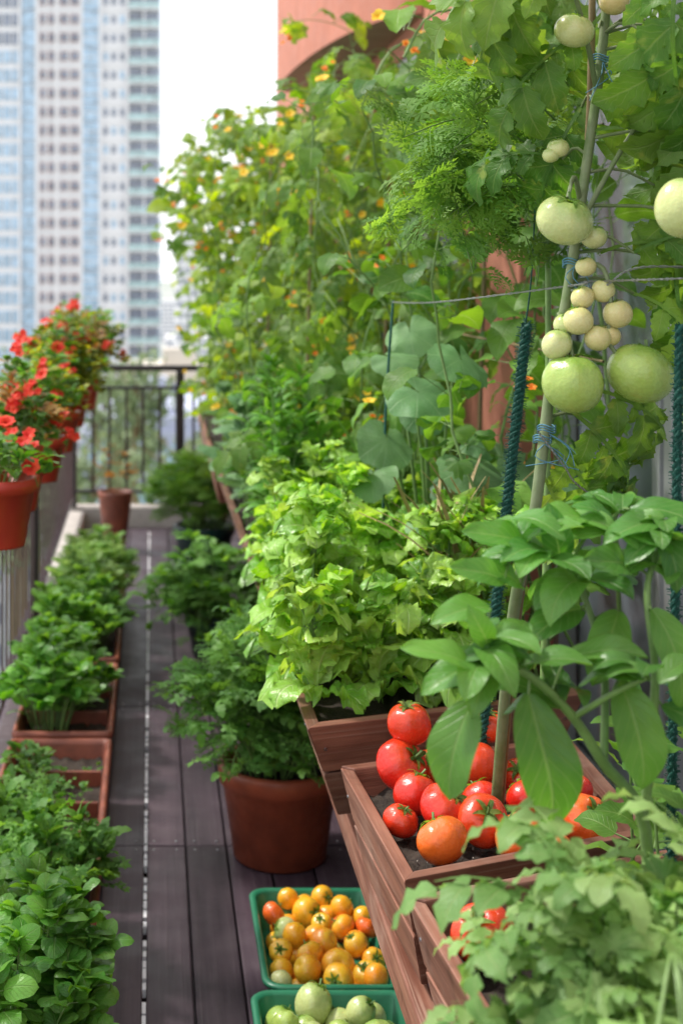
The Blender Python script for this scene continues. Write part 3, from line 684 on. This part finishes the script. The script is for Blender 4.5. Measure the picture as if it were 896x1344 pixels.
# ================================================================= BED PLANTS (right)
a=Acc()
def rosette(cx,cy,z,n,L,tm=L_let,mi=0,el0=.35,el1=1.4):
    k=np.arange(n); az=k*2.4+U(0,6); el=el0+(el1-el0)*(k/n)**.8+rng.normal(0,.12,n)
    d=np.stack([np.cos(az)*np.cos(el),np.sin(az)*np.cos(el),np.sin(el)],-1)
    upv=np.stack([-np.cos(az)*np.sin(el),-np.sin(az)*np.sin(el),np.cos(el)],-1)+rng.normal(0,.12,(n,3))
    pos=np.stack([cx+.015*np.cos(az),cy+.015*np.sin(az),z+U(-.01,.03,n)+.06*k/n],-1)
    inst(a,tm,pos,d,upv,L*U(.75,1.15,n)*(1-.25*k/n),mi,np.clip(k/n+rng.normal(0,.2,n),0,1))
for i in range(4):
    for j in range(8):
        x=.335+i*.125+U(-.025,.025); y=2.80+j*.16+U(-.05,.05)+i*.03
        z=.72+U(0,.04); hh=U(.8,1.3)
        leafy(a,[[ (x,y,z),(x+U(-.02,.02),y,z+.1),(x+U(-.06,.05),y+U(-.05,.05),z+U(.16,.27)*hh)] for q in range(3)],L_let,.105,.028,.014,.55,.15,r=.004,jit=.5,tipcluster=5,tip_scale=.85)
        rosette(x,y,z,7,.14)
make('lettuce_bed',a,[M_lettuce,M_stem])
a=Acc(); 
for k in range(9):
    x=U(.34,.52);y=U(4.05,4.8); 
    for q in range(3):
        p=[(x,y,.72),(x+U(-.03,.03),y,.9),(x+U(-.08,.05),y+U(-.05,.05),U(1.02,1.28))]
        leafy(a,[p],L_sword,.12,.020,.004,.5,.3,r=.004)
make('tarragon_plant',a,[M_basil,M_stem])
a=Acc(); leafy(a,rect_stems(80,.36,.85,3.95,4.9,.72,.12,.32,.06),L_par+L_fea[:2]+L_tomlo[:1],.11,.04,.02,.3,.2); make('parsley_plant',a,[M_herb,M_stem])
a=Acc(); leafy(a,rect_stems(26,.30,.55,4.7,6.4,.72,.15,.42,.08),L_squash,.12,.07,.05,.3,.2,r=.004); make('leafy_green_plant',a,[M_squash,M_stem])
a=Acc(); n=120; px=np.stack([U(.66,.72,n),U(3.0,3.2,n),np.full(n,.73)],-1); ax=rng.normal(0,.2,(n,3)); ax[:,2]=1; inst(a,L_blade,px,ax,rng.normal(0,1,(n,3)),U(.3,.5,n)); make('dry_grass_clump',a,[M_dry])
a=Acc(); n=30; px=np.stack([U(.55,.65,n),U(3.7,3.9,n),np.full(n,.73)],-1); ax=rng.normal(0,.2,(n,3)); ax[:,2]=1; inst(a,L_blade,px,ax,rng.normal(0,1,(n,3)),U(.35,.52,n)); make('chive_clump',a,[M_bean])
a=Acc(); 
for (bx,by,tx,ty,tz,s) in [(.66,3.35,.60,3.30,1.32,.15),(.66,3.35,.70,3.25,1.40,.14),(.66,3.35,.69,3.15,1.17,.15),(.66,3.4,.56,3.4,1.20,.13),(.66,3.4,.75,3.4,1.10,.14),(.70,3.5,.64,3.55,1.45,.12),(.66,3.4,.62,3.1,1.05,.13),(.66,3.4,.66,3.45,1.27,.12),(.66,3.4,.52,3.35,1.12,.11),(.66,3.4,.58,3.5,1.38,.11)]:
    P=smooth([(bx,by,.72),((bx+tx)/2,(by+ty)/2,tz-.18),(tx,ty,tz)],10); tube(a,P,.005,.0028,6,1)
    d=np.array([tx-bx+U(-.6,.6),-.5,U(-.7,-.1)]); inst(a,L_squash,[P[-1]],[d],[[U(-.5,.5),-.6,1]],[s*1.1])
for k in range(9):
    x=U(.8,1.0);y=U(3.0,4.2);z=U(.9,1.2); P=smooth([(x-.05,y,.72),(x,y,z-.15),(x+U(-.08,.08),y-.05,z)],8); tube(a,P,.005,.003,6,1); inst(a,L_squash,[P[-1]],[[U(-1,1),-.6,-.3]],[[U(-.4,.4),-.5,1]],[U(.10,.15)])
make('squash_plant',a,[M_squash,M_stem])

def vine(name,n,xr,yr,tms,ls,mats,prob=1.5,flow=0,z0=.72,ztf=None,skip=None,pr=(.04,.11)):
    a=Acc(); pos=[];ax=[];A0=[];B0=[];FP=[]
    for k in range(n):
        x=U(*xr);y=U(*yr);
        while skip and skip(x,y): x=U(*xr);y=U(*yr)
        z=z0; top=ztf(x,y); P=[(x,y,z)]; dx=0;dy=0
        while z<top:
            dx=dx*.7+rng.normal(0,.016);dy=dy*.7+rng.normal(0,.02); x+=dx-(x-np.mean(xr))*.010;y+=dy; z+=U(.05,.075); P.append((x,y,z))
        if rng.random()<.5:
            d=np.array([U(-.055,.02),U(-.03,.02),.025])
            for q in range(rng.integers(3,7)): x+=d[0];y+=d[1];z+=d[2]; d=d+[U(-.01,.01),0,-.010]; P.append((x,y,z))
        P=np.array(P); tube(a,P,.0045,.0015,5,1)
        dens=U(.4,1.25)
        for i in range(2,len(P)):
            hf=1-.35*max(0,(P[i][2]-1.5))
            pb=prob*hf*dens*(1.25 if (i*.37+k)%2.2<1.3 else .3); m=int(pb)+(rng.random()<pb%1)
            for q in range(m):
                az=U(0,6.28); o=np.array([math.cos(az),math.sin(az),U(0,.7)]); pt=P[i]+rng.normal(0,.008,3); b=pt+o*U(*pr); A0.append(pt);B0.append(b); pos.append(b); ax.append([o[0],o[1],U(-1.0,.2)])
            if flow and rng.random()<flow: FP.append(P[i]+rng.normal(0,.05,3)+[-.06,-.08,0])
    ax=np.array(ax); m=len(pos); upv=np.array([[-.2,-.35,1.]])+ax*[.6,.6,0]+rng.normal(0,.35,(m,3))
    inst(a,tms,pos,ax,upv,ls*U(.45,1.25,m)); sticks(a,A0,B0,.0013,1,3)
    for p in FP: 
        if rng.random()<.55: blossom(a,p,U(.016,.030),5,2,1)
        else:
            for q in range(3): blossom(a,p+rng.normal(0,.014,3),.012,5,3,2)
    return make(name,a,mats)
F_or=flower_mat('orange_petal',(.88,.34,.02),(.85,.20,.02))
def hprof(x,y): return 1.58+y*max(.02,(.068+.66*(x/y-.05)))*U(.58,1.05)
vine('climbing_vine',74,(.40,1.08),(5.0,8.6),L_vine+L_bean[:3],.098,[M_vine,M_stem,F_yel,F_or],2.3,.15,ztf=hprof)
vine('tomato_vine',20,(.55,1.06),(4.3,5.6),L_tomlo,.20,[M_tleaf,M_stem,F_yel,F_or],.85,.09,ztf=lambda x,y:min(2.45,hprof(x,y)+.08),skip=lambda x,y:.185<x/y<.262)
vine('climbing_bean_vine',16,(.70,1.10),(2.9,4.2),L_bean+L_vine[:1],.10,[M_bean,M_stem,F_yel,F_or],1.6,.04,ztf=lambda x,y: U(1.9,2.3),skip=lambda x,y:(.205<x/y<.27) or x/y>.31)
vine('climbing_vine',16,(.25,.6),(7.0,8.7),L_vine,.10,[M_vine,M_stem,F_yel,F_or],2.0,.12,ztf=lambda x,y: min(2.05,hprof(x,y)))
a=Acc(); pos=[];ax=[]
for (x,y,z,dx) in ((.36,6.6,1.70,-.30),(.45,7.2,2.05,-.25),(.50,6.0,1.90,-.16),(.34,7.8,1.9,-.22),(.55,6.8,2.15,-.2),(.62,5.6,2.1,-.12),(.60,7.6,2.3,-.2)):
    P=smooth([(x+.08,y,.72),(x+.06,y,(z+.7)/2),(x,y,z-.1),(x+dx*.5,y-.05,z+.05),(x+dx,y-.1,z+.06)],22); tube(a,P,.004,.0015,5,1)
    for q in P[8:]:
        for k in range(2): pos.append(q+rng.normal(0,.035,3)); ax.append([U(-1,.6),U(-1,.3),U(-.9,.2)])
    blossom(a,P[-4]+[0,-.05,.02],.026,5,2,1)
inst(a,L_vine,pos,ax,np.array([[-.2,-.4,1.]])+rng.normal(0,.3,(len(pos),3)),U(.06,.12,len(pos))); make('climbing_vine',a,[M_vine,M_stem,F_yel])
a=Acc(); n=54
px=np.stack([U(.62,1.05,n),U(2.9,4.2,n),U(1.95,2.25,n)],-1); ax=np.stack([U(-1,1,n),U(-1,.3,n),U(-1.2,-.1,n)],-1)
inst(a,L_tomlo,px,ax,np.array([[-.2,-.7,1.]])+rng.normal(0,.3,(n,3)),U(.16,.27,n))
for y in (3.0,3.5,4.0): tube(a,smooth([(1.15,y,.7),(1.1,y,1.5),(.95,y,2.15),(.7,y-.05,2.22),(.6,y-.1,2.1)],18),.006,.003,6,1)
sticks(a,px,px+np.array([[.03,.03,.06]]),.002,1,3)
make('tomato_vine',a,[M_tleaf,M_stem])

e=empty('bamboo_trellis'); a=Acc()
for (x,y) in ((.55,5.2),(.8,5.0),(.5,6.3),(.9,6.2),(.6,7.5),(.95,4.2)):
    P=np.linspace((x,y,.6),(x+U(-.05,.05),y+U(-.05,.05),2.15),18); tube(a,P,.007,.005,8,0)
for z in (1.4,1.9): tube(a,[(.95,3.0,z),(.85,4.5,z+.01),(.8,6,z-.01),(.8,8.6,z)],.003,.003,6,0)
make('canes',a,[M_bamboo],e)

# ================================================================= TOMATO PLANT
tp_=empty('tomato_plant'); a=Acc()
stem=smooth([(.575,2.40,.64),(.556,2.20,1.05),(.5625,2.1,1.229),(.588,2.1,1.43),(.613,2.1,1.566),(.638,2.1,1.735),(.664,2.1,1.926),(.678,2.1,2.10),(.70,2.1,2.3)],60)
tube(a,stem,.0095,.006,10,1)
br=[smooth([(.625,2.1,1.65),(.67,2.07,1.75),(.72,2.05,1.83),(.80,2.0,1.9)],14),smooth([(.655,2.1,1.86),(.62,2.05,1.95),(.58,2.0,2.02)],12),
    smooth([(.60,2.1,1.50),(.63,2.07,1.52),(.66,2.05,1.485),(.68,2.05,1.455)],12),smooth([(.60,2.1,1.53),(.60,2.06,1.51),(.605,2.05,1.47)],10),
    smooth([(.63,2.1,1.70),(.61,2.06,1.73),(.598,2.05,1.70)],10),smooth([(.62,2.1,1.60),(.65,2.06,1.60),(.66,2.05,1.55),(.655,2.05,1.50)],12)]
for b in br: tube(a,b,.0042,.0028,7,1)
HL=[((.71,2.03,1.95),(.2,-.3,-1),.24),((.76,2.02,1.93),(.1,-.2,-1),.27),((.80,1.98,1.90),(.3,-.2,-.9),.26),((.72,2.04,1.84),(.8,-.2,-.4),.22),
    ((.70,2.08,2.02),(.9,-.2,.1),.26),((.75,2.05,2.05),(.3,-.5,.1),.26),((.60,2.03,2.0),(-1,-.2,-.1),.24),((.64,2.08,2.05),(-.5,-.4,.3),.22),((.66,2.1,2.0),(.5,.3,-.2),.24),
    ((.63,2.1,1.42),(.9,-.1,-.5),.20),((.60,2.1,1.40),(.8,0,-.9),.22),((.585,2.1,1.36),(.55,-.1,-.9),.20),((.575,2.12,1.30),(.4,-.2,-1),.16),((.70,2.07,1.62),(.8,-.2,.2),.18),((.66,2.1,1.62),(1,.1,0),.2),
    ((.61,2.12,1.76),(-.8,.2,.1),.16),((.645,2.1,1.80),(.9,.1,-.2),.22),((.67,2.1,1.98),(-.2,.4,-.4),.22),((.80,2.02,1.78),(.3,-.1,-1),.24),((.83,2.0,1.65),(.3,0,-1),.22),((.78,2.2,2.0),(-.2,-.1,-1),.28),((.86,2.1,2.1),(0,-.3,-1),.3),
    ((.68,1.98,2.02),(.1,-.4,-1),.22),((.73,1.95,2.02),(-.2,-.3,-1),.24),((.72,1.92,1.88),(.4,-.3,-.8),.20),((.66,2.12,1.88),(.7,.2,-.5),.24),((.60,2.05,2.06),(-.7,0,-.7),.24),((.55,2.1,2.06),(-.3,0,-1),.22),((.74,2.1,1.72),(.2,-.1,-1),.22),((.77,2.1,1.60),(.1,-.1,-1),.2),((.66,2.13,1.36),(.3,0,-1),.18),
    ((.655,2.09,1.95),(-.9,-.3,-.5),.20),((.69,2.0,1.93),(.5,-.5,-.9),.22),((.645,2.14,1.84),(-.4,.1,-.9),.20),((.76,2.0,1.84),(-.1,-.3,-1),.22),((.71,2.1,1.56),(.6,-.1,-.6),.18)]
for p,d,s in HL:
    inst(a,L_tom,[p],[d],[(-.25+U(-.3,.3),-.9,.5)],[s])
    j=np.argmin(np.linalg.norm(stem-np.array(p),axis=1)); q=stem[j]
    if np.linalg.norm(q-np.array(p))<.3: tube(a,smooth([q,(q+np.array(p))/2+[0,0,.015],p],6),.0028,.002,6,1)
make('stem_and_leaves',a,[M_tleaf,M_gstem],tp_)
for k,x,y,z,r,v in [('pale',.596,2.06,1.667,.040,0),('green',.605,2.05,1.431,.042,1),('green',.702,2.05,1.446,.046,0),('pale',.645,2.08,1.643,.019,0),('cream',.67,2.05,1.532,.021,0),('cream',.652,2.06,1.565,.017,0),
   ('pale',.585,2.06,1.487,.021,1),('cream',.613,2.05,1.522,.021,0),('cream',.641,2.05,1.497,.019,0),('cream',.622,2.06,1.555,.017,2),('cream',.66,2.06,1.50,.017,2),('pale',.60,2.07,1.515,.017,0),('pale',.607,2.05,1.94,.027,0),('cream',.665,2.05,1.985,.022,0),
   ('pale',.598,2.1,1.775,.016,0),('pale',.588,2.1,1.765,.013,0),('pale',.68,1.82,1.675,.036,1),('cream',.63,2.07,1.60,.015,0)]:
    put_tomato('fruit',k,(x,y,z),r,.35,tp_,v)
a=Acc()
tube(a,smooth([(.587,2.415,.64),(.568,2.215,1.05),(.60,2.118,1.45),(.648,2.118,1.78),(.655,2.118,2.25)],20),.006,.005,8,0); make('stake',a,[M_bamboo],tp_)
a=Acc()
for (c,zz) in (((.581,2.1),1.355),((.62,2.105),1.60),((.575,2.1),1.34),((.66,2.1),1.90)):
    t=np.linspace(0,6.28*3,50); tube(a,np.stack([c[0]+.013*np.cos(t),c[1]+.013*np.sin(t),zz+t*.0006+.003*np.sin(t*2)],-1),.0011,.0011,5,0)
    for q in range(3): tube(a,smooth([(c[0],c[1]-.013,zz),(c[0]+U(-.02,.03),c[1]-.02,zz-.02),(c[0]+U(-.03,.05),c[1]-.02,zz-U(.03,.06))],8),.0009,.0007,5,0)
make('ties',a,[M_twine],tp_)

a=Acc(); S=[]
b0=np.array([.66,2.42,.70]); tube(a,smooth([b0,(.68,2.45,1.3),(.67,2.42,1.75),(.64,2.38,1.93)],20),.006,.004,8,1)
for k in range(15):
    s=np.array([.66+U(-.03,.03),2.38,U(1.66,1.93)]); t=s+np.array([U(-.24,.05),U(-.16,.08),U(-.12,.04)]); S.append([s,(s+t)/2+[0,0,.04],t])
for k in range(4):
    s=np.array([.52,2.32,1.80]); S.append([s,s+[-.04,-.02,-.03],s+[U(-.07,.03),U(-.04,.04),-U(.1,.24)]])
leafy(a,S,L_fea,.115,.036,.008,.1,.15,r=.002,droopax=.35,jit=.5,tipcluster=3,tip_scale=1); make('feathery_carrot_plant',a,[M_feather,M_stem])

# ================================================================= PEPPER PLANT (near)
a=Acc(); B=[[(.60,1.66,.64),(.575,1.64,.80),(.559,1.62,.968),(.507,1.60,1.041),(.473,1.60,1.093),(.421,1.58,1.144),(.365,1.57,1.175)],
 [(.507,1.60,1.041),(.518,1.63,1.12),(.516,1.65,1.17),(.49,1.68,1.247),(.43,1.69,1.275)],[(.559,1.62,.968),(.572,1.62,1.127),(.57,1.64,1.23),(.60,1.66,1.29)],
 [(.473,1.6,1.093),(.51,1.57,1.13),(.535,1.54,1.155)],[(.49,1.68,1.247),(.52,1.7,1.28),(.56,1.72,1.30)]]
rr=[(.0085,.004),(.005,.003),(.006,.003),(.004,.0025),(.003,.002)]
for P,(r0,r1) in zip(B,rr): tube(a,smooth(P,26),r0,r1,9,1)
PL=[((.415,1.57,1.128),(.419,1.55,.985),.15,(.1,-1,.3),0),((.352,1.56,1.125),(.305,1.53,1.02),.12,(-.6,-.8,.4),2),((.385,1.57,1.165),(.30,1.55,1.15),.105,(0,-.5,1),1),
 ((.38,1.6,1.215),(.32,1.58,1.215),.08,(0,-.6,1),1),((.43,1.66,1.225),(.375,1.62,1.26),.09,(0,-.7,.9),1),((.447,1.68,1.265),(.37,1.66,1.295),.10,(0,-.6,1),0),
 ((.48,1.68,1.25),(.47,1.66,1.31),.08,(0,-1,.3),1),((.525,1.6,1.135),(.54,1.56,1.015),.125,(.1,-1,.3),1),((.465,1.6,1.16),(.52,1.57,1.165),.09,(.1,-.6,1),0),((.568,1.62,1.21),(.60,1.58,1.12),.12,(.2,-.8,.6),2),
 ((.516,1.7,1.297),(.445,1.66,1.308),.09,(0,-.6,1),1),((.56,1.66,1.245),(.50,1.62,1.27),.10,(0,-.7,.8),0),((.585,1.66,1.30),(.60,1.6,1.24),.09,(.2,-.8,.6),2),((.375,1.57,1.17),(.335,1.52,1.12),.08,(-.3,-.8,.6),1),
 ((.50,1.66,1.20),(.44,1.62,1.19),.10,(-.1,-.6,1),1),((.54,1.65,1.2),(.50,1.6,1.14),.10,(0,-.8,.7),2),((.42,1.6,1.2),(.37,1.56,1.17),.09,(0,-.7,.8),0),((.57,1.7,1.31),(.63,1.66,1.30),.1,(.2,-.6,1),1),((.61,1.66,1.28),(.66,1.6,1.22),.11,(.2,-.7,.8),1),
 ((.58,1.62,1.10),(.64,1.57,1.06),.12,(.2,-.7,.8),1),((.37,1.57,1.18),(.35,1.55,1.23),.06,(0,-1,.4),1),((.40,1.62,1.24),(.345,1.60,1.265),.08,(0,-.7,.8),0)]
allp=np.concatenate([smooth(P,26) for P in B])
for p,t,s,up,v in PL:
    p=np.array(p);t=np.array(t); q=allp[np.argmin(np.linalg.norm(allp-p,axis=1))]; tube(a,smooth([q,(q+p)/2+[0,0,.004],p],6),.0018,.0014,6,1)
    inst(a,[L_pep[v]],[p],[t-p],[up],[s])
for P in (B[0][-1],B[1][-1],B[2][-1],B[3][-1],B[4][-1],(.40,1.58,1.16),(.5,1.66,1.23),(.45,1.6,1.12),(.55,1.68,1.29),(.60,1.66,1.25),(.46,1.66,1.26)):
    n=7; az=U(0,6.28,n); pos=np.array(P)+rng.normal(0,.008,(n,3)); ax=np.stack([np.cos(az),np.sin(az),U(-.2,.7,n)],-1); inst(a,L_pep,pos,ax,ax*[.3,.3,0]+[0,-.3,1],U(.05,.10,n))
make('pepper_plant',a,[M_pepper,M_stem])

cp=empty('cherry_tomato_plant'); a=Acc()
leafy(a,radial_stems(30,(.51,1.40,.66),.17,.39,.5,.5,.3,0),L_lob+L_tomlo[:1],.068,.030,.022,.3,.3,r=.002,tipcluster=4,tip_scale=.9)
leafy(a,radial_stems(12,(.50,1.36,.66),.16,.36,.5,.5,.3,0),L_tomlo,.15,.06,.02,.2,.4,r=.002,tipcluster=2,tip_scale=.7); make('leaves',a,[M_pale,M_stem],cp)
for x,y,z,r in ((.425,1.20,.925,.023),(.447,1.18,.93,.023),(.462,1.20,.915,.024),(.44,1.17,.905,.023),(.47,1.18,.925,.022),(.415,1.19,.90,.021)): put_tomato('fruit','pale',(x,y,z),r,.5,cp)
a=Acc()
for x,y,z in ((.425,1.20,.925),(.447,1.18,.93),(.462,1.20,.915),(.44,1.17,.905),(.47,1.18,.925),(.415,1.19,.90)): tube(a,smooth([(.50,1.38,.80),(.46,1.26,.99),(x,y,z+.02)],10),.0022,.0015,6,0)
make('fruit_stalks',a,[M_stem],cp)
a=Acc(); leafy(a,rect_stems(14,.66,.84,1.5,2.15,.64,.15,.4,.06),L_bean,.08,.04,.02,.3,.2,r=.003); make('young_bean_plant',a,[M_bean,M_stem])

def rope_pole(name,p0,p1,r=.009):
    a=Acc(); p0=np.array(p0);p1=np.array(p1); n=160; t=np.linspace(0,1,n)[:,None]; C=p0+(p1-p0)*t; tube(a,C,r*.6,r*.6,8,0)
    for ph in (0,2.09,4.19):
        w=t[:,0]*150+ph; tube(a,C+np.stack([np.cos(w)*r*.6,np.sin(w)*r*.6,0*w],-1),r*.42,r*.42,6,0)
    k=1800; tt=U(0,1,k)[:,None]; c=p0+(p1-p0)*tt; o=norm(rng.normal(0,1,(k,3))); sticks(a,c+o*r*.6,c+o*r*1.7,.0007,0,3)
    make(name,a,[M_rope])
rope_pole('green_rope_stake',(.578,2.52,.72),(.652,2.48,1.50),.010)
rope_pole('green_rope_stake',(.715,1.97,.66),(.722,1.95,1.52),.007)
a=Acc(); tube(a,smooth([(.55,3.4,.72),(.555,3.4,1.2),(.575,3.4,1.52)],10),.004,.003,8,0); make('thin_green_stake',a,[M_rope])
a=Acc(); tube(a,smooth([(.65,2.48,1.5),(.657,2.46,1.62),(.67,2.45,2.0)],10),.0015,.0015,5,0); make('garden_string',a,[M_rope])
def twist_wire(name,P,r=.0012):
    a=Acc(); C=smooth(P,140); w=np.linspace(0,1,140)*np.linalg.norm(np.diff(C,axis=0),axis=1).sum()*300
    for ph in (0,math.pi): tube(a,C+np.stack([0*w,np.cos(w+ph)*r,np.sin(w+ph)*r],-1),r*.8,r*.8,5,0)
    make(name,a,[M_wire])
twist_wire('galvanised_wire',[(.573,3.4,1.515),(.56,2.8,1.53),(.612,2.085,1.572),(.64,2.08,1.578),(.72,1.9,1.585),(.90,1.8,1.60)],.0014)
twist_wire('galvanised_wire',[(.612,2.08,1.565),(.65,2.05,1.572),(.70,2.0,1.60),(.9,1.9,1.585)],.0012)
twist_wire('galvanised_wire',[(.5625,2.08,1.36),(.60,2.08,1.31),(.63,2.08,1.274),(.73,2.05,1.215),(.90,2.0,1.18)],.0012)

# ================================================================= LIGHT, SKY, CAMERA
sd=Vector((-.62,.30,.95)).normalized(); el=math.asin(sd.z); az=math.atan2(sd.x,sd.y)
w=bpy.data.worlds.new("World"); scene.world=w; w.use_nodes=True; nt=w.node_tree; nt.nodes.clear()
sky=nd(nt,'ShaderNodeTexSky',sky_type='NISHITA'); sky.sun_disc=False; sky.sun_elevation=el; sky.sun_rotation=az; sky.air_density=1.0; sky.dust_density=3.0
mx=mixc(nt,.78,sky.outputs[0],(12.8,12.9,13.2))
bg=nd(nt,'ShaderNodeBackground',{'Color':mx,'Strength':.145}); o=nt.nodes.new('ShaderNodeOutputWorld'); nt.links.new(bg.outputs[0],o.inputs[0])
ld=bpy.data.lights.new('sun','SUN'); ld.energy=4.1; ld.angle=math.radians(6); ld.color=(1,.95,.87); lo=bpy.data.objects.new('sun',ld); scene.collection.objects.link(lo); lo.rotation_euler=sd.to_track_quat('Z','Y').to_euler()
cam=bpy.data.cameras.new('camera'); co=bpy.data.objects.new('camera',cam); scene.collection.objects.link(co); scene.camera=co
co.location=(0,0,1.6); co.rotation_euler=(math.pi/2,0,0); cam.lens=50; cam.sensor_width=36; cam.shift_x=.1845; cam.shift_y=-.2396; cam.clip_end=9000; cam.clip_start=.05
cam.dof.use_dof=True; cam.dof.focus_distance=2.25; cam.dof.aperture_fstop=4.4
scene.view_settings.view_transform='Standard'; scene.view_settings.look='None'; scene.view_settings.exposure=0
